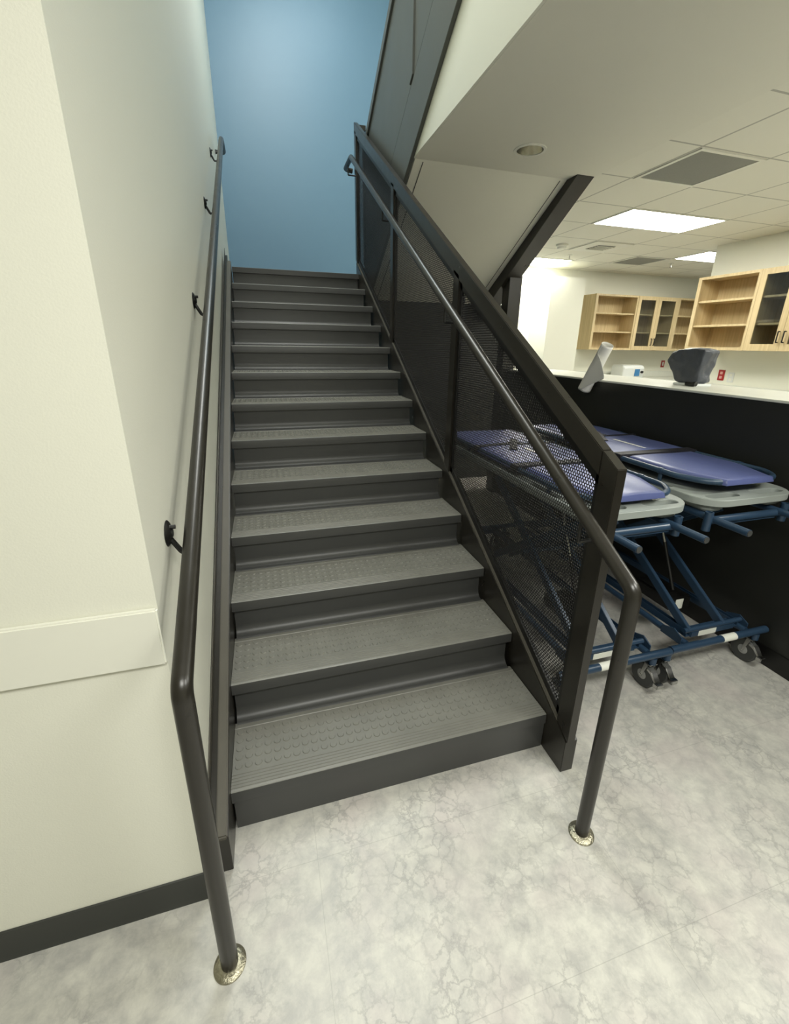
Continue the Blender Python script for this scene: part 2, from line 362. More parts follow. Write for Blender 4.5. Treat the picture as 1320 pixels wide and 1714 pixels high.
def riser_mb(i):
    z0 = i * R; z1 = (i + 1) * R - 0.046; yr = i * D + (0.006 if i == 0 else 0.020)
    pr = [(yr, z1 + 0.012)]
    if i == 0: pr += [(yr, z0)]
    else:                                                            # concave cove down onto the tread below
        pr += [(yr, z0 + 0.050)]
        for k in range(1, 7):
            a = (pi / 2) * k / 6; pr.append((yr - 0.042 * (1 - cos(a)), z0 + 0.050 - 0.048 * sin(a)))
        pr.append((yr - 0.044, z0 + 0.0004))
    pr += [(yr + 0.01, z0 + 0.0004), (yr + 0.01, z1 + 0.012)]
    x1 = W if i == 0 else W - 0.014
    return MB().prism_x(pr, 0.006, x1)
for i in range(13): riser_mb(i).build('riser', MRISER, st)
MB().prism_x([(12 * D, 13 * R - 0.048), (12 * D, 13 * R - 0.003), (12 * D + 0.003, 13 * R), (YB - 0.002, 13 * R), (YB - 0.002, 13 * R - 0.14), (12 * D + 0.04, 13 * R - 0.14), (12 * D + 0.04, 13 * R - 0.048)], 0.0, W).build('landing', MRISER, st)
top = lambda y: 0.235 + SL * y
def stringer(x0, x1, yend, name, m, off=0.0, y0=-0.125, foot=True):
    yb = 0.42
    pts = [(y0, 0.0), (y0, top(y0) + off), (yend, top(yend) + off), (yend, top(yend) + off - 0.42), (yb, 0.0)]
    return MB().prism_x(pts, x0, x1).build(name, m, st, bevel=0.0015)
stringer(1.244, 1.300, 3.88, 'stringer', MST, -0.006)
MB().prism_x([(-0.060, top(-0.06) - 0.006), (3.88, top(3.88) - 0.006), (3.88, top(3.88) + 0.006), (-0.060, top(-0.06) + 0.006)], 1.246, 1.300).build('stringer_cap', MSTR, st, bevel=0.003)
stringer(-0.036, -0.001, 3.70, 'stringer', MST, -0.012)
MB().prism_x([(-0.130, top(-0.13) - 0.013), (3.72, top(3.72) - 0.013), (3.72, top(3.72) + 0.004), (-0.130, top(-0.13) + 0.004)], -0.037, -0.003).build('stringer_cap', MSTR, st, bevel=0.004)
MB().prism_x([(-0.10, 0.0), (-0.10, top(-0.10) - 0.016), (3.88, top(3.88) - 0.016), (3.88, top(3.88) - 0.3), (0.4, 0)], -0.058, -0.0372).build('stringer_backing', MST, st)

sk = tag(MB().prism_x([(-0.06, 0.01), (-0.06, top(-0.06) + 0.030), (3.92, top(3.92) + 0.030), (3.92, top(3.92) - 0.2), (0.35, 0.01)], -0.0615, -0.0585).build('wall_skirt', MSTR),
         'thin dark metal skirt strip along the left wall beside the stair stringer', 'skirting')

# ------------------------------------------------------------------ perforated guardrail on the right of the flight
gd = tag(empty('guardrail', (1.2645, -0.09, 0)), 'dark steel stair guardrail with perforated metal infill on the right of the flight', 'railing')
def gbuild(mb, name, m, **k):
    o = mb.build(name, m, **k); o.parent = gd; o.matrix_parent_inverse = Matrix.Translation((-1.2645, 0.09, 0)); return o
GX0, GX1 = 1.246, 1.284
zt = lambda y: 1.298 + 0.592 * (y + 0.09)           # outer top line of the rail
PY = [-0.0925, 1.205, 2.50, 3.875]
gbuild(MB().prism_x([(-0.130, top(-0.13)), (-0.130, zt(-0.13)), (-0.055, zt(-0.055)), (-0.055, top(-0.055))], GX0, GX1), 'post', MST, bevel=0.002)
for y in PY[1:]:
    gbuild(MB().prism_x([(y - 0.0375, top(y - 0.0375)), (y - 0.0375, zt(y) - 0.085), (y + 0.0375, zt(y) - 0.045), (y + 0.0375, top(y + 0.0375))], GX0, GX1), 'post', MST, bevel=0.002)
gbuild(MB().prism_x([(-0.0548, zt(-0.0548)), (3.9125, zt(3.9125)), (3.9125, zt(3.9125) - 0.088), (-0.0548, zt(-0.0548) - 0.088)], GX0, GX1), 'top_rail', MST, bevel=0.003)
gbuild(MB().box(GX1, 1.350, 3.845, 3.885, zt(3.87) - 0.06, zt(3.87) - 0.015), 'top_rail_tie', MST, bevel=0.002)
PX = 1.268
def perf(y0, y1):
    # staggered round holes cut right through a 1.5 mm sheet; lattice rows are level
    p = 0.0130; rh = 0.0052; h = p * math.sqrt(3) / 2
    lo = lambda y: top(y) + 0.020; hi = lambda y: zt(y) - 0.100
    m = MB(); v = m.v; f = m.f; S = 6
    zmin, zmax = lo(y0), hi(y1); nz = int((zmax - zmin) / h) + 1; ny = int((y1 - y0) / p)
    key = {}
    ring = [(p / math.sqrt(3) * sin(pi / 3 * k), p / math.sqrt(3) * cos(pi / 3 * k)) for k in range(6)]
    inn = [(rh * sin(pi / 6 * k), rh * cos(pi / 6 * k)) for k in range(12)]
    def vid(y, z):
        k = (round(y * 4e3), round(z * 4e3))
        if k not in key: key[k] = len(v); v.append((PX, y, z))
        return key[k]
    for j in range(nz):
        z = zmin + j * h
        for i in range(ny + 1):
            y = y0 + i * p + (p / 2 if j % 2 else 0)
            if y > y1 or z < lo(y) or z > hi(y): continue
            oo = [vid(y + a, z + b) for a, b in ring]; n = len(v); v.extend([(PX, y + a, z + b) for a, b in inn])
            for k in range(6):
                k2 = (k + 1) % 6
                f.append((oo[k], oo[k2], n + 2 * k2, n + 2 * k + 1)); f.append((oo[k], n + 2 * k + 1, n + 2 * k))
    m.mi = [0] * len(f)
    o = m.build('perforated_panel', MPERF, fix=False, smooth=False)
    sd = o.modifiers.new('thickness', 'SOLIDIFY'); sd.thickness = 0.0015; sd.offset = 0
    o.parent = gd; o.matrix_parent_inverse = Matrix.Translation((-1.2645, 0.09, 0)); return o
for a, b in zip(PY[:-1], PY[1:]):
    ya, yb = a + 0.0375, b - 0.0375
    perf(ya + 0.012, yb - 0.012)
    lo = lambda y: top(y) + 0.007; hi = lambda y: zt(y) - 0.0885; wv = 0.036
    fr = MB()
    for x0, x1 in ((PX - 0.010, PX - 0.0012), (PX + 0.0012, PX + 0.010)):
        fr.prism_x([(ya, lo(ya)), (ya, hi(ya)), (ya + 0.024, hi(ya + 0.024)), (ya + 0.024, lo(ya + 0.024))], x0, x1)
        fr.prism_x([(yb - 0.024, lo(yb - 0.024)), (yb - 0.024, hi(yb - 0.024)), (yb, hi(yb)), (yb, lo(yb))], x0, x1)
        fr.prism_x([(ya, hi(ya) - wv), (ya, hi(ya)), (yb, hi(yb)), (yb, hi(yb) - wv)], x0, x1)
        fr.prism_x([(ya, lo(ya)), (ya, lo(ya) + wv), (yb, lo(yb) + wv), (yb, lo(yb))], x0, x1)
    gbuild(fr, 'panel_frame', MBLK, smooth=False)

# ------------------------------------------------------------------ grab rails
def flange(x, y, parent):
    MB().lathe([(0.024, 0.0), (0.043, 0.0), (0.043, 0.003), (0.040, 0.006), (0.026, 0.010)], (x, y, 0.0), seg=32).build('floor_flange', MFLANGE, parent)
RR = 0.0225
hr = tag(empty('handrail', (1.172, -0.345, 0)), 'dark round handrail on the right beside the perforated guard, its post on the floor', 'handrail', 'round handrails of the lower flight')
def hb(mb, name, m, root, base, **k):
    o = mb.build(name, m, **k); o.parent = root; o.matrix_parent_inverse = Matrix.Translation((-base[0], -base[1], 0)); return o
b1 = (1.172, -0.345)
zr = lambda y: 1.176 + 0.5755 * y
hb(MB().tube([(1.172, -0.345, 0.0), (1.172, -0.345, zr(-0.345) + 0.005), (1.172, 3.70, zr(3.70)), (1.172, 4.02, zr(3.70)), (1.246, 4.02, zr(3.70) - 0.01)], RR, 0.045, 20), 'rail_pipe', MST, hr, b1)
f = MB().lathe([(0.024, 0.0), (0.043, 0.0), (0.043, 0.003), (0.040, 0.006), (0.026, 0.010)], (1.172, -0.345, 0.0), seg=32); hb(f, 'floor_flange', MFLANGE, hr, b1)
for y in (-0.095, 1.16, 2.50, 3.86):
    zc = (zr(y) if y < 3.7 else zr(3.70))
    br = MB().tube([(1.172, y, zc - 0.015), (1.172, y, zc - 0.098), (1.246, y, zc - 0.098)], 0.0065, 0.006, 8)
    hb(br, 'rail_bracket', MBLK, hr, b1)
hl = tag(empty('handrail', (0.003, -0.365, 0)), 'dark round handrail on the left along the wall, its post on the floor', 'handrail', 'round handrails of the lower flight')
b2 = (0.003, -0.365)
YE = 4.12
zl = lambda y: 1.118 + 0.567 * y
hb(MB().tube([(0.003, -0.365, 0.0), (0.001, -0.340, zl(-0.34) + 0.005), (0.0, YE, zl(YE)), (0.0, YE + 0.33, zl(YE)), (yw(YE) + 0.002, YE + 0.33, zl(YE))], RR, 0.045, 20), 'rail_pipe', MST, hl, b2)
f = MB().lathe([(0.024, 0.0), (0.043, 0.0), (0.043, 0.003), (0.040, 0.006), (0.026, 0.010)], (0.003, -0.365, 0.0), seg=32); hb(f, 'floor_flange', MFLANGE, hl, b2)
for y in (0.03, 1.21, 2.44, 3.62):
    z = zl(y); xw = yw(y)
    k = hb(MB().lathe([(0.010, 0.014), (0.014, 0.010), (0.030, 0.006), (0.036, 0.001), (0.036, 0.0)], (xw + 0.0005, y, z + 0.005), 'X', 20)
           .tube([(xw + 0.006, y, z - 0.012), (xw + 0.030, y, z - 0.055), (0.0, y, z - 0.050), (0.0, y, z - 0.015)], 0.0075, 0.012, 8)
           .lathe([(0.006, 0.022), (0.006, 0.006)], (xw + 0.0005, y, z + 0.022), 'X', 8), 'rail_bracket', MBLK, hl, b2)

# ------------------------------------------------------------------ upper flight seen from below: stringer plate and its guard
ug = tag(empty('upper_guardrail', (1.33, 2.3, 2.8)), 'tall slate grey steel stringer and solid guard of the upper flight overhead', 'railing')
def ub(mb, name, m, root=ug, base=(1.33, 2.3, 2.8), **k):
    o = mb.build(name, m, **k); o.parent = root; o.matrix_parent_inverse = Matrix.Translation([-c for c in base]); return o
ul = lambda y: 2.870 - 0.588 * (y - 2.28)
ya, yb = -0.15, 3.83
ub(MB().prism_x([(ya, ul(ya)), (ya, ul(ya) + 0.42), (yb, ul(yb) + 0.42), (yb, ul(yb))], 1.318, 1.344), 'stringer', MST2, bevel=0.002)
ub(MB().prism_x([(ya, ul(ya) + 1.37), (ya, ul(ya) + 1.45), (yb, ul(yb) + 1.45), (yb, ul(yb) + 1.37)], 1.306, 1.344), 'top_rail', MST2, bevel=0.003)
for y in (0.9, 2.29, 3.79):
    ub(MB().prism_x([(y - 0.03, ul(y - 0.03) + 0.435), (y - 0.03, ul(y - 0.03) + 1.37), (y + 0.03, ul(y + 0.03) + 1.37), (y + 0.03, ul(y + 0.03) + 0.435)], 1.310, 1.340), 'post', MST2, bevel=0.002)
for a, b in ((-0.1, 0.868), (0.932, 2.258), (2.322, 3.758)):
    ub(MB().prism_x([(a, ul(a) + 0.436), (a, ul(a) + 1.369), (b, ul(b) + 1.369), (b, ul(b) + 0.436)], 1.322, 1.330), 'guard_sheet', MST2, smooth=False)
# outer stringer beam with its column at the foot
bm_ = tag(empty('steel_beam', (2.70, 3.16, 0)), 'black sloping steel beam of the upper flight resting on a square column', 'beam')
ubm = lambda mb, n, **k: ub(mb, n, MST, bm_, (2.70, 3.16, 0), **k)
bz = lambda y: ZC - 0.005 - 0.63 * (y - 2.19)
ubm(MB().prism_x([(2.30, ys(2.30) + 0.2), (2.19, ZC - 0.002), (3.10, bz(3.10)), (3.80, bz(3.80)), (3.80, ys(3.80) + 0.2)], 2.622, 2.775), 'beam', bevel=0.002)
ubm(MB().box(2.657, 2.797, 3.125, 3.26, 0, bz(3.125) + 0.02), 'column', bevel=0.002)

# ------------------------------------------------------------------ ledge on the partition and what stands on it
lg = tag(MB().box(2.712, 3.28, -3.0, 3.10, 1.3785, 1.392).build('ledge', MCTR, bevel=0.003), 'long pale laminate ledge capping the black partition', 'counter')

def paper():
    # a sheet curled into a loose tube, one pointed corner flying free
    m = MB(); P0 = Vector((2.664, 1.852, 1.332)); ax = Vector((0, -0.181, 0.340)); Lh = ax.length; ax.normalize()
    e1 = Vector((0, -ax.z, ax.y)); e2 = Vector((-1, 0, 0)); r0 = 0.050; c0 = P0 + e1 * r0
    NU, NV = 44, 24; vs = []
    for j in range(NV + 1):
        t = j / NV; fl = 0.20 * max(0.0, min(t / 0.56, (0.80 - t) / 0.24)); rr = r0 * (1.0 - 0.10 * t)
        for i in range(NU + 1):
            s_ = -fl + (fl + 2 * pi * rr * 1.12) * i / NU
            if s_ < 0: q = c0 + e2 * (rr + 0.6 * s_ * s_) + e1 * (-s_)
            else:
                a = s_ / rr; rk = rr * (1 - 0.02 * a); q = c0 + e2 * rk * cos(a) - e1 * rk * sin(a)
            vs.append(q + ax * (t * Lh + 0.012 * sin(pi * t) * (1 if s_ < 0 else 0)) - Vector((2.664, 1.80, 1.39)))
    fs = [(j * (NU + 1) + i, j * (NU + 1) + i + 1, (j + 1) * (NU + 1) + i + 1, (j + 1) * (NU + 1) + i) for j in range(NV) for i in range(NU)]
    return m.add(vs, fs)
pr = paper().build('paper_roll', MPAP, fix=False, loc=(2.664, 1.80, 1.39))
sd = pr.modifiers.new('thickness', 'SOLIDIFY'); sd.thickness = 0.001
tag(pr, 'loosely curled white paper sheet hanging over the edge of the black partition', 'paper')

def cover_profile():
    return [(1.325, 1.394), (1.340, 1.468), (1.394, 1.518), (1.409, 1.545), (1.407, 1.572), (1.385, 1.612), (1.345, 1.630), (1.29, 1.640), (1.18, 1.650), (1.10, 1.640), (1.086, 1.630), (1.090, 1.596), (1.100, 1.556), (1.108, 1.483), (1.111, 1.442), (1.106, 1.400), (1.15, 1.392), (1.25, 1.392)]
mc = tag(empty('covered_microscope', (3.05, 1.22, 1.392)), 'charcoal nylon dust cover over a microscope on the pale ledge', 'microscope')
m = MB(); pf = cover_profile(); n = len(pf); cy = sum(p[0] for p in pf) / n; cz = sum(p[1] for p in pf) / n; rings = []
for x, s in ((-0.070, 0.80), (-0.062, 0.88), (-0.035, 0.91), (0.0, 0.92), (0.035, 0.91), (0.062, 0.88), (0.070, 0.80)):
    for (y, z) in pf:
        k = s
        m.v.append((x * (1.0 if z > 1.5 else 0.85) + random.uniform(-.005, .005), (cy + (y - cy) * k) - 1.22 + random.uniform(-.003, .003), max(0.003, (cz + (z - cz) * k) - 1.392)))
for a in range(6):
    for j in range(n): m.f.append((a * n + j, a * n + (j + 1) % n, (a + 1) * n + (j + 1) % n, (a + 1) * n + j))
m.f += [tuple(range(n)), tuple(reversed(range(6 * n, 7 * n)))]; m.mi = [0] * len(m.f)
co = m.build('dust_cover', MCOV, mc)
sb = co.modifiers.new('subdivide', 'SUBSURF'); sb.levels = 3; sb.render_levels = 3
tx = bpy.data.textures.new('folds', 'VORONOI'); tx.noise_scale = 0.055; dsp = co.modifiers.new('folds', 'DISPLACE'); dsp.texture = tx; dsp.strength = 0.015; dsp.mid_level = 0.5
MB().box(-0.09, 0.06, -0.11, 0.06, 0.0, 0.016).build('base', MWHT, mc, bevel=0.004)
MB().lathe([(0.012, -0.03), (0.012, 0.03)], (-0.10, -0.085, 0.016), 'Y', 12).lathe([(0.015, -0.008), (0.015, 0.008)], (-0.10, -0.120, 0.018), 'Y', 12).build('focus_knob', MBLK, mc)

# ------------------------------------------------------------------ lab casework
def cabinet(name, wd, dp, ht, label, cat, kind, loc, rz, group=None, leaves=2):
    """local frame: x along the face, y = 0 at the face, +y into the wall, z = 0 at the bottom"""
    t = tag(empty(name, loc, rz), label, cat, group); T = 0.020
    MB().box(0, T, 0.0, dp, 0, ht).box(wd - T, wd, 0.0, dp, 0, ht).box(T, wd - T, 0.0, dp, 0, T).box(T, wd - T, 0.0, dp, ht - T, ht).box(T, wd - T, dp - 0.01, dp, T, ht - T).build('cabinet_body', MWOOD, t, smooth=False)
    MB().box(0, 0.045, -0.018, -0.0005, 0, ht).box(wd - 0.03, wd, -0.018, -0.0005, 0, ht).box(0.045, wd - 0.03, -0.018, -0.0005, 0, 0.035).box(0.045, wd - 0.03, -0.018, -0.0005, ht - 0.03, ht).build('face_frame', MWOOD, t, smooth=False) if kind == 'open' else None
    for k in (1, 2): MB().box(T + 0.001, wd - T - 0.001, 0.012, dp - 0.011, ht * k / 3 - 0.011, ht * k / 3 + 0.011).build('shelf', MWOOD, t, smooth=False)
    if kind == 'glass':
        lw = wd / leaves; fw = 0.062
        for q in range(leaves):
            x0 = q * lw + 0.002; x1 = (q + 1) * lw - 0.002
            d = MB().box(x0, x0 + fw, -0.022, -0.001, 0.002, ht - 0.002).box(x1 - fw, x1, -0.022, -0.001, 0.002, ht - 0.002).box(x0 + fw, x1 - fw, -0.022, -0.001, 0.002, fw + 0.01).box(x0 + fw, x1 - fw, -0.022, -0.001, ht - fw, ht - 0.002).build('door', MWOOD, t, smooth=False)
            MB().box(x0 + fw, x1 - fw, -0.013, -0.009, fw + 0.01, ht - fw).build('glass_pane', MGLASS, d, smooth=False)
            hx = (x1 - 0.028) if q % 2 == 0 else (x0 + 0.028)
            MB().tube([(hx, -0.0225, 0.09), (hx, -0.048, 0.09), (hx, -0.048, 0.20), (hx, -0.0225, 0.20)], 0.006, 0.004, 8).build('handle', MBLK, d)
    return t
LX, LY, LZ = 5.69, 5.567, 1.585
cabinet('wall_cabinet', 0.888, 0.33, 0.90, 'open maple wall cabinet with two shelves on the back wall, leftmost of that row', 'cabinet', 'open', (LX, LY, LZ), 0, 'cabinets on the back wall')
cabinet('wall_cabinet', 0.888, 0.33, 0.90, 'maple wall cabinet with two glass doors in the middle of the back wall row', 'cabinet', 'glass', (LX + 0.891, LY, LZ), 0, 'cabinets on the back wall')
cabinet('wall_cabinet', 0.888, 0.33, 0.90, 'open maple wall cabinet right of the glass doored one on the back wall', 'cabinet', 'open', (LX + 1.782, LY, LZ), 0, 'cabinets on the back wall')
RX = 5.549
cabinet('wall_cabinet', 0.762, 0.33, 0.85, 'near open maple wall cabinet with two shelves on the right wall', 'cabinet', 'open', (RX, 3.520, 1.617), -pi / 2, 'cabinets on the right wall')
cabinet('wall_cabinet', 0.762, 0.33, 0.85, 'near maple wall cabinet with glass doors at the right edge of the photo', 'cabinet', 'glass', (RX, 2.755, 1.617), -pi / 2, 'cabinets on the right wall')
# worktops
wt = tag(empty('worktop', (6.5, 5.26, 1.05)), 'pale worktop with upstand along the back wall under the cabinets', 'counter')
def lb(mb, name, m, root, base, **k):
    o = mb.build(name, m, **k); o.parent = root; o.matrix_parent_inverse = Matrix.Translation([-c for c in base]); return o
lb(MB().box(5.325, 9.0, 5.25, 5.898, 1.055, 1.09), 'counter_slab', MCTR, wt, (6.5, 5.26, 1.05), bevel=0.003)
lb(MB().box(5.325, 9.0, 5.878, 5.898, 1.0905, 1.20), 'upstand', MCTR, wt, (6.5, 5.26, 1.05), bevel=0.003)
for i, x in enumerate((5.40, 6.23, 7.06)):
    b = tag(empty('base_cabinet', (x, 5.28, 0)), ['maple base cabinet under the back worktop, leftmost', 'maple base cabinet in the middle under the back worktop', 'maple base cabinet under the back worktop, rightmost'][i], 'cabinet', 'base cabinets under the back worktop')
    MB().box(0.002, 0.826, 0.02, 0.6, 0.08, 1.053).build('cabinet_body', MWOOD, b, smooth=False)
    d = MB().box(0.006, 0.822, 0.0, 0.019, 0.86, 1.045).build('drawer', MWOOD, b, bevel=0.002)
    MB().tube([(0.35, -0.0005, 0.95), (0.35, -0.025, 0.95), (0.47, -0.025, 0.95), (0.47, -0.0005, 0.95)], 0.005, 0.003, 6).build('handle', MBLK, d)
    MB().box(0.006, 0.412, 0.0, 0.019, 0.09, 0.85).build('door', MWOOD, b, bevel=0.002); MB().box(0.416, 0.822, 0.0, 0.019, 0.09, 0.85).build('door', MWOOD, b, bevel=0.002)
wr = tag(empty('worktop', (5.5, 1.5, 1.05)), 'pale mottled worktop along the right wall behind the partition', 'counter')
lb(MB().box(5.22, 5.878, -2.5, 3.52, 1.055, 1.09), 'counter_slab', MCTR, wr, (5.5, 1.5, 1.05), bevel=0.003)
lb(MB().box(5.858, 5.878, -2.5, 3.52, 1.0905, 1.20), 'upstand', MCTR, wr, (5.5, 1.5, 1.05), bevel=0.003)
bc = tag(MB().box(5.26, 5.877, -2.5, 3.50, 0.0, 1.0545).build('base_cabinet', MWOOD, smooth=False), 'maple base units under the right wall worktop', 'cabinet')
# centrifuge
cf = tag(empty('centrifuge', (6.65, 5.60, 1.09)), 'small white bench centrifuge with blue control panel on the back worktop', 'centrifuge')
MB().prism_x([(-0.15, 0.012), (-0.16, 0.19), (-0.13, 0.225), (0.15, 0.225), (0.16, 0.012)], -0.23, 0.23).build('housing', MWHT, cf, bevel=0.01)
MB().box(-0.225, 0.225, -0.12, 0.14, 0.2255, 0.238).build('lid', MWHT, cf, bevel=0.005)
MB().box(0.02, 0.13, -0.163, -0.1595, 0.05, 0.17).build('control_panel', MBLUEP, cf)
MB().lathe([(0.022, 0), (0.022, -0.03)], (0.17, -0.158, 0.12), 'Y', 16).build('dial', MBLK, cf)
for a, b in ((-0.2, -0.12), (0.2, -0.12), (-0.2, 0.12), (0.2, 0.12)): MB().lathe([(0.015, 0), (0.015, 0.013)], (a, b, 0), 'Z', 10).build('foot', MBLK, cf)
# outlets
def outlet(loc, rz, m, m2, label, wd=0.075, ht=0.125, single=False):
    o = tag(empty('wall_outlet', loc, rz), label, 'outlet')
    MB().box(-wd/2, wd/2, -0.006, 0, -ht/2, ht/2).build('cover_plate', m, o, bevel=0.002)
    for zz in ((0,) if single else (0.027, -0.027)):
        r = MB().box(-0.018, 0.018, -0.009, -0.0062, zz - (0.036 if single else 0.017), zz + (0.036 if single else 0.017)).build('socket', m2, o, bevel=0.002)
outlet((5.8795, 3.20, 1.312), -pi / 2, MRED, MPINK, 'red outlet plate with two pink sockets on the right wall', 0.085, 0.13)
outlet((5.8795, 3.07, 1.292), -pi / 2, MWHT, MTILEF, 'white outlet plate beside the red one on the right wall', 0.08, 0.12)
outlet((7.76, 5.8995, 1.335), 0, MRED, MWHT, 'red outlet plate with one white socket on the back wall', 0.085, 0.13, True)

# ------------------------------------------------------------------ ceiling fixtures
P = 0.604; X0, Y0 = 3.057, 1.518
def troffer(ix, iy, nx, label):
    x0 = X0 + ix * P; x1 = x0 + nx * P; y0 = Y0 + iy * P; y1 = y0 + P
    t = tag(empty('ceiling_light', ((x0 + x1) / 2, (y0 + y1) / 2, ZC)), label, 'ceiling light', 'lit panels in the tile ceiling'); hx = (x1 - x0) / 2 - 0.012; hy = P / 2 - 0.012
    MB().box(-hx, hx, -hy, -hy + 0.018, -0.006, -0.0005).box(-hx, hx, hy - 0.018, hy, -0.006, -0.0005).box(-hx, -hx + 0.018, -hy + 0.018, hy - 0.018, -0.006, -0.0005).box(hx - 0.018, hx, -hy + 0.018, hy - 0.018, -0.006, -0.0005).build('frame', MTILEF, t, smooth=False)
    MB().box(-hx + 0.0185, hx - 0.0185, -hy + 0.0185, hy - 0.0185, -0.005, -0.001).build('diffuser', MLIGHT, t, smooth=False)
troffer(1, 2, 2, 'bright rectangular ceiling light, nearest and largest of the three')
troffer(1, 6, 2, 'bright ceiling light at the far left beside the black beam')
troffer(5, 4, 2, 'bright ceiling light partly cut off by the right wall above the cabinets')
def grille(ix, iy, label, s=1.0):
    t = tag(empty('ceiling_grille', (X0 + (ix + .5) * P, Y0 + (iy + .5) * P, ZC)), label, 'vent', 'return air grilles in the tile ceiling'); h = P / 2 - 0.014
    MB().box(-h, h, -h, -h + 0.028, -0.008, -0.0005).box(-h, h, h - 0.028, h, -0.008, -0.0005).box(-h, -h + 0.028, -h + 0.028, h - 0.028, -0.008, -0.0005).box(h - 0.028, h, -h + 0.028, h - 0.028, -0.008, -0.0005).build('frame', MTILEF, t, smooth=False)
    MB().box(-h + 0.0285, h - 0.0285, -h + 0.0285, h - 0.0285, -0.005, -0.001).build('grille_mesh', MGRILL, t, smooth=False)
grille(0, 0, 'grey square return air grille, the near large one in the tile ceiling')
grille(4, 5, 'grey square return air grille, the far one in the tile ceiling')
vt = tag(empty('air_diffuser', (X0 + 2.5 * P, Y0 + 4.5 * P, ZC)), 'white square supply air diffuser with slatted centre in the tile ceiling', 'vent')
MB().box(-0.28, 0.28, -0.28, 0.28, -0.010, -0.0005).build('face_plate', MTILEF, vt, bevel=0.003)
MB().box(-0.13, 0.13, -0.13, 0.13, -0.0125, -0.0105).build('opening', MGRILL, vt, smooth=False)
for k in range(5): MB().bar((-0.13, -0.10 + k * 0.05, -0.018), (0.13, -0.10 + k * 0.05, -0.018), 0.008, 0.008, Vector((0, 0, 1))).build('slat', MTILEF, vt, smooth=False)
sm = tag(empty('smoke_detector', (4.02, 4.29, ZC)), 'round white smoke detector in the tile ceiling', 'smoke detector')
MB().lathe([(0.075, -0.0005), (0.075, -0.02), (0.062, -0.028)], (0, 0, 0), 'Z', 24).build('mounting_base', MTILEF, sm)
MB().lathe([(0.058, -0.0285), (0.052, -0.05), (0.03, -0.058)], (0, 0, 0), 'Z', 24).build('sensor_head', MTILEF, sm)
for (x, y, l) in ((4.55, 4.84, 'small sprinkler head in the far ceiling near the left light'), (6.38, 4.82, 'small sprinkler head in the far ceiling near the right light')):
    s_ = tag(empty('sprinkler_head', (x, y, ZC)), l, 'sprinkler', 'sprinkler heads in the tile ceiling')
    MB().lathe([(0.035, -0.0005), (0.035, -0.006)], (0, 0, 0), 'Z', 16).build('escutcheon', MTILEF, s_); MB().lathe([(0.008, -0.0065), (0.008, -0.05), (0.018, -0.052), (0.018, -0.055)], (0, 0, 0), 'Z', 10).build('nozzle', MCHR, s_)
dl = tag(empty('recessed_downlight', (2.042, 1.928, ZC)), 'unlit round recessed downlight in the drywall ceiling', 'ceiling light')
MB().lathe([(0.088, -0.0005), (0.108, -0.0005), (0.106, -0.005), (0.088, -0.006), (0.088, -0.0005)], (0, 0, 0), 'Z', 40, False).build('trim_ring', MTILEF, dl)

MB().lathe([(0.0875, 0.0), (0.082, 0.05), (0.066, 0.12), (0.040, 0.14), (0.002, 0.142)], (0, 0, 0), 'Z', 40, False).build('reflector', MREFL, dl)
MB().lathe([(0.030, 0.136), (0.036, 0.105), (0.024, 0.085), (0.004, 0.078)], (0, 0, 0), 'Z', 20).build('lamp', MWHT, dl)

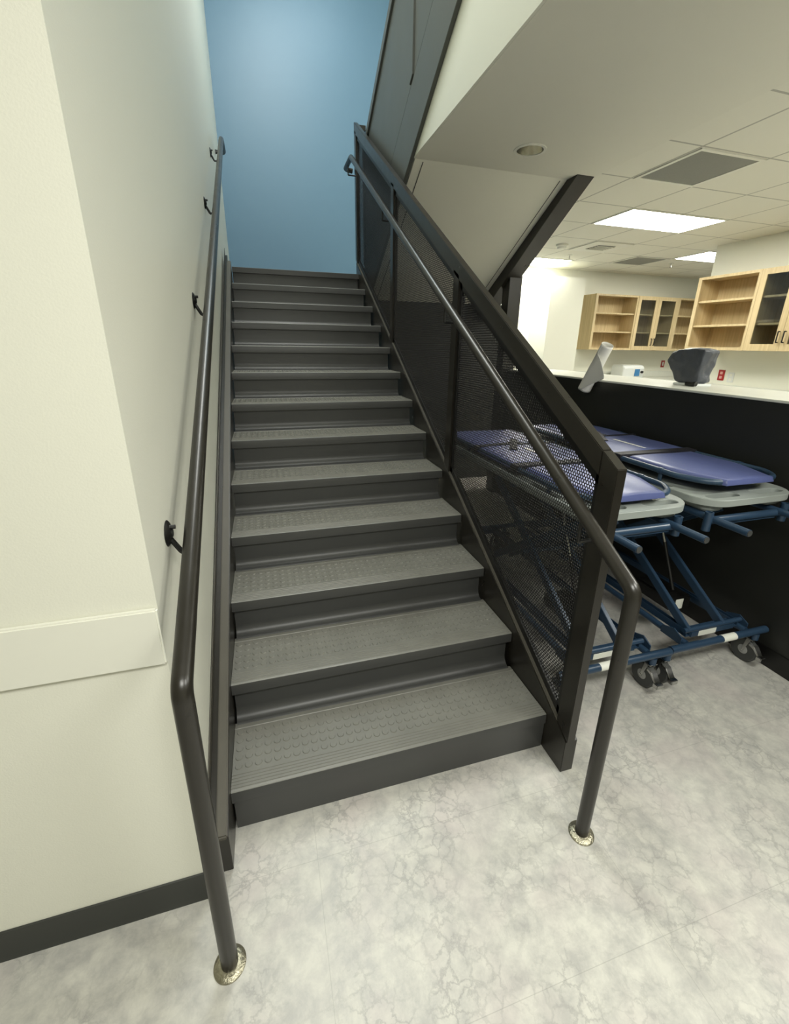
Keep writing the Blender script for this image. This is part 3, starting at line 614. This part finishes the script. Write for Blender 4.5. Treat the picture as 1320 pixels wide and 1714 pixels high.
# ------------------------------------------------------------------ scissor lift cots
def cot(x0, y0, dz, label, wheels, lx, tx, sx_, gap):
    t = tag(empty('wheeled_cot', (x0, y0, 0)), label, 'cot', 'wheeled cots parked beside the stairs')
    def B(mb, name, m, par=t, **k): return mb.build(name, m, par, **k)
    ZB = 0.205
    # bumper bars front and back
    for y in (0.0, 1.62):
        bb = B(MB().tube([(-0.325, y, ZB), (0.325, y, ZB)], 0.019, 0, 16), 'bumper_bar', MFR)
        MB().lathe([(0.0155, -0.0003), (0.0155, 0.0015)], (0.325, y, ZB), 'X', 14).lathe([(0.0155, -0.0015), (0.0155, 0.0003)], (-0.325, y, ZB), 'X', 14).build('end_cap', MBLK, bb)
        if y == 0.0: MB().lathe([(0.0196, -0.045), (0.0196, 0.045)], (lx, y, ZB), 'X', 20).build('label', MLAB, bb)
    # base: two round rails, two inner channels, cross members
    for s in (-1, 1):
        B(MB().tube([(s * 0.205, 0.018, ZB), (s * 0.205, 1.602, ZB)], 0.017, 0, 12), 'base_rail', MFR)
        B(MB().box(s * 0.165 - 0.014, s * 0.165 + 0.014, 0.05, 1.57, ZB + 0.012, ZB + 0.016).box(s * 0.165 - 0.014, s * 0.165 - 0.011, 0.05, 1.57, ZB + 0.016, ZB + 0.05).box(s * 0.165 + 0.011, s * 0.165 + 0.014, 0.05, 1.57, ZB + 0.016, ZB + 0.05), 'slide_channel', MFR)
        B(MB().prism_x([(0.03, ZB - 0.01), (0.03, ZB + 0.03), (0.08, ZB + 0.055), (0.15, ZB + 0.03), (0.15, ZB - 0.01)], s * 0.228 - 0.003, s * 0.228 + 0.003), 'gusset', MFR)
    cp = B(MB().box(-0.149, 0.149, 0.045, 0.095, ZB + 0.006, ZB + 0.040), 'cross_plate', MFR, bevel=0.003)
    MB().box(-0.10, 0.02, 0.0435, 0.0448, ZB + 0.007, ZB + 0.038).build('label', MLAB, cp)
    MB().box(-0.12, 0.12, 0.060, 0.064, ZB + 0.0402, ZB + 0.052).build('rib', MFR, cp)
    B(MB().box(-0.149, 0.149, 1.50, 1.56, ZB + 0.006, ZB + 0.040), 'cross_plate', MFR, bevel=0.003)
    # wheels
    for wx in wheels:
        for wy in (0.03, 1.59):
            c = empty('caster', (wx, wy, 0)); c.parent = t; r = 0.068
            B(MB().lathe([(r - 0.020, -0.016), (r - 0.006, -0.017), (r, -0.011), (r, 0.011), (r - 0.006, 0.017), (r - 0.020, 0.016)], (0, 0, r), 'X', 36), 'tyre', MTIRE, c)
            B(MB().lathe([(0.012, -0.019), (0.030, -0.015), (r - 0.0205, -0.013), (r - 0.0205, 0.013), (0.030, 0.015), (0.012, 0.019)], (0, 0, r), 'X', 28), 'hub', MHUB, c)
            B(MB().prism_x([(-0.006, r - 0.008), (0.006, r - 0.008), (-0.008, 0.150), (-0.030, 0.150)], -0.024, -0.0205).prism_x([(-0.006, r - 0.008), (0.006, r - 0.008), (-0.008, 0.150), (-0.030, 0.150)], 0.0205, 0.024).box(-0.024, 0.024, -0.040, 0.022, 0.146, 0.152).lathe([(0.006, -0.027), (0.006, 0.027)], (0, 0, r), 'X', 10), 'fork', MCHR, c, bevel=0.001)
            B(MB().lathe([(0.016, 0.152), (0.016, ZB - 0.019 + (0.0 if abs(wx) < 0.3 else 0))], (0, -0.03 if wy < 1 else 0.03, 0), 'Z', 14), 'stem', MFR, c)
            if wy < 1: B(MB().prism_x([(-0.010, 0.128), (-0.050, 0.118), (-0.082, 0.078), (-0.078, 0.070), (-0.045, 0.100), (-0.010, 0.112)], -0.017, 0.017).box(-0.020, 0.020, -0.100, -0.072, 0.052, 0.078), 'brake_pedal', MCHR, c, bevel=0.003)
    # scissor legs
    zt_ = 0.865 + dz
    for s in (-1, 1):
        B(MB().bar((s * 0.115 - 0.05, 0.055, ZB + 0.040), (s * 0.115 - 0.05, 0.98, zt_), 0.022, 0.045), 'scissor_leg', MFR, bevel=0.002)
        B(MB().bar((s * 0.085 - 0.05, 1.06, ZB + 0.055), (s * 0.085 - 0.05, 0.20, zt_), 0.022, 0.045), 'scissor_leg', MFR, bevel=0.002)
    B(MB().tube([(-0.21, 0.555, 0.555 + dz / 2), (0.21, 0.555, 0.555 + dz / 2)], 0.014, 0, 12), 'pivot_tube', MFR)
    B(MB().tube([(-0.195, 0.055, ZB + 0.050), (0.195, 0.055, ZB + 0.050)], 0.013, 0, 12), 'pivot_tube', MFR)
    gs = B(MB().tube([(0.02, 0.33, 0.30), (0.02, 0.45, 0.552)], 0.010, 0, 10), 'gas_strut', MBLK)
    MB().tube([(0.02, 0.45, 0.552), (0.02, 0.59, 0.84 + dz)], 0.0085, 0, 10).build('strut_rod', MCHR, gs)
    mb_ = B(MB().box(-0.04, 0.12, 0.28, 0.55, ZB - 0.01, ZB + 0.07), 'lift_housing', MBLK, bevel=0.012)
    MB().box(0.0, 0.055, 0.2775, 0.2797, ZB - 0.002, ZB + 0.062).build('label', MLAB, mb_)
    # upper frame
    ZU = 0.895 + dz; up = 0.0
    for q, s in enumerate((-1, 1)):
        B(MB().tube([(tx[q], -0.14, ZU), (tx[q], 1.52, ZU)], 0.0165, 0, 14), 'frame_tube', MFR)
        B(MB().lathe([(0.0140, 0.0), (0.0140, -0.003)], (tx[q], -0.14, ZU), 'Y', 14), 'tube_plug', MTIRE)
        B(MB().lathe([(0.018, -0.055), (0.018, 0.035), (0.012, 0.035), (0.012, 0.02)], (sx_[q], 0.03 + up, ZU), 'Z', 16), 'socket', MFR)
        B(MB().prism_z(rrect(s * 0.185 - 0.06, s * 0.185 + 0.06, 0.06, 0.22, 0.04), ZU + 0.018, ZU + 0.052), 'deck_foot', MGP, bevel=0.008)
    for y in (0.03, 0.75, 1.46): B(MB().tube([(sx_[0], y, ZU - 0.008), (sx_[1], y, ZU - 0.008)], 0.018, 0, 14), 'frame_crossbar', MFR)
    B(MB().bar((-0.16, 0.05, ZU - 0.03), (0.16, 0.05, ZU - 0.03), 0.05, 0.006, Vector((0, 1, 0))), 'frame_plate', MFR)
    # grey deck with slots
    ZD = ZU + 0.052
    deck = holed_plate('deck', MGP, rrect(-0.295, 0.295, 0.02, 1.62, 0.13, 8),
        [list(reversed(rrect(-0.235, -0.05, 0.06, 0.112, 0.025))), list(reversed(rrect(0.05, 0.235, 0.06, 0.112, 0.025))),
         list(reversed(rrect(-0.278, -0.252, 0.25, 0.48, 0.012))), list(reversed(rrect(0.252, 0.278, 0.25, 0.48, 0.012)))], ZD, ZD + 0.034, t, 0.009)
    # tube loop that carries the fabric
    ZF = ZD + 0.034 + gap
    loop = [(-0.19, 0.095, ZF), (0.20, 0.095, ZF), (0.272, 0.20, ZF), (0.272, 1.44, ZF), (0.18, 1.56, ZF), (-0.18, 1.56, ZF), (-0.262, 1.44, ZF), (-0.262, 0.24, ZF)]
    tl = B(MB().tube(loop, 0.0145, 0.13, 14, True, Vector((0, 0, 1))), 'side_rail', MFR)
    for x, y in ((-0.262, 0.33), (0.272, 0.33), (-0.262, 1.2), (0.272, 1.2)): MB().lathe([(0.010, 0.0005 - gap), (0.010, -0.012)], (x, y, ZF), 'Z', 10).lathe([(0.0175, -0.013), (0.0175, 0.013)], (x, y, ZF), 'Y', 12).build('rail_clamp', MFR, tl)
    # padded panels, each wrapped round the loop
    def panel(y0_, y1_, wn, wf, name, k=0.0):
        m = MB(); NX, NY = 20, 14; up = []; dn = []; QS = [0, .012, .03, .07, .16, .28, .40, .50, .60, .72, .84, .93, .97, .988, 1]; US = [-1, -.975, -.95, -.88, -.78, -.66, -.54, -.42, -.28, -.14, 0, .14, .28, .42, .54, .66, .78, .88, .95, .975, 1]
        for a in range(NX + 1):
            for b_ in range(NY + 1):
                u = US[a]; q = QS[b_]; hw = wn + (wf - wn) * min(1, q * (2.2 if wn < 0.2 else 9))
                x = u * hw; y = y0_ + (y1_ - y0_) * q + k * (1 - u * u) * (1 - q)
                e = max(abs(u) ** 30, abs(2 * q - 1) ** 80)
                z = ZF + 0.0165 + 0.004 * (1 - e) * (0.75 + 0.25 * cos(5 * u + 3 * q)) + 0.0012 * sin(9 * q + 4 * u)
                up.append((x, y, z - 0.018 * e)); dn.append((x, y, ZF - 0.012 + 0.003 * e))
        n = len(up); m.v = up + dn; g = lambda a, b_: a * (NY + 1) + b_
        for a in range(NX):
            for b_ in range(NY):
                m.f.append((g(a, b_), g(a + 1, b_), g(a + 1, b_ + 1), g(a, b_ + 1))); m.f.append((n + g(a, b_), n + g(a, b_ + 1), n + g(a + 1, b_ + 1), n + g(a + 1, b_)))
        for a in range(NX): m.f += [(g(a, 0), n + g(a, 0), n + g(a + 1, 0), g(a + 1, 0)), (g(a, NY), g(a + 1, NY), n + g(a + 1, NY), n + g(a, NY))]
        for b_ in range(NY): m.f += [(g(0, b_), g(0, b_ + 1), n + g(0, b_ + 1), n + g(0, b_)), (g(NX, b_), n + g(NX, b_), n + g(NX, b_ + 1), g(NX, b_ + 1))]
        m.mi = [0] * len(m.f)
        o = m.build(name, MMAT, t); return o
    panel(0.070, 0.585, 0.150, 0.233, 'mattress_section', 0.0)
    p2 = panel(0.665, 1.07, 0.278, 0.278, 'mattress_section')
    panel(1.085, 1.56, 0.278, 0.265, 'mattress_section')
    B(MB().box(-0.280, 0.280, 0.590, 0.660, ZF - 0.018, ZF + 0.0215), 'hinge_band', MSTRAP, bevel=0.004)
    zs = ZF + 0.0222
    for (a, b_) in (((-0.29, 1.065), (0.05, 1.11)), ((-0.10, 0.93), (0.06, 1.20))):
        B(MB().bar((*a, zs + (0.002 if a[0] > -0.2 else 0)), (*b_, zs + (0.002 if a[0] > -0.2 else 0)), 0.004, 0.045, Vector((0, 0, 1))), 'strap', MSTRAP)
    B(MB().box(-0.282, 0.282, 1.066, 1.090, ZF - 0.018, ZF + 0.022), 'strap', MSTRAP)
    # a worn white line of printing along the middle section
    mk = MB()
    for k in range(16): mk.box(-0.012 + random.uniform(-.002, .002), 0.008 + random.uniform(-.003, .003), 0.70 + k * 0.0165, 0.710 + k * 0.0165, zs - 0.0006, zs + 0.0003)
    mk.build('printed_mark', MLAB, p2)
    return t
cot(2.385, 0.155, 0.0, 'blue wheeled scissor lift cot next to the black partition, its whole foot end in view', (-0.335, 0.265), 0.055, (-0.245, 0.170), (-0.268, 0.215), 0.060)
cot(1.725, 0.150, 0.0, 'blue wheeled scissor lift cot nearest the stairs, mostly behind the perforated guard', (-0.295, 0.228), -0.055, (-0.170, 0.170), (-0.205, 0.205), 0.036)
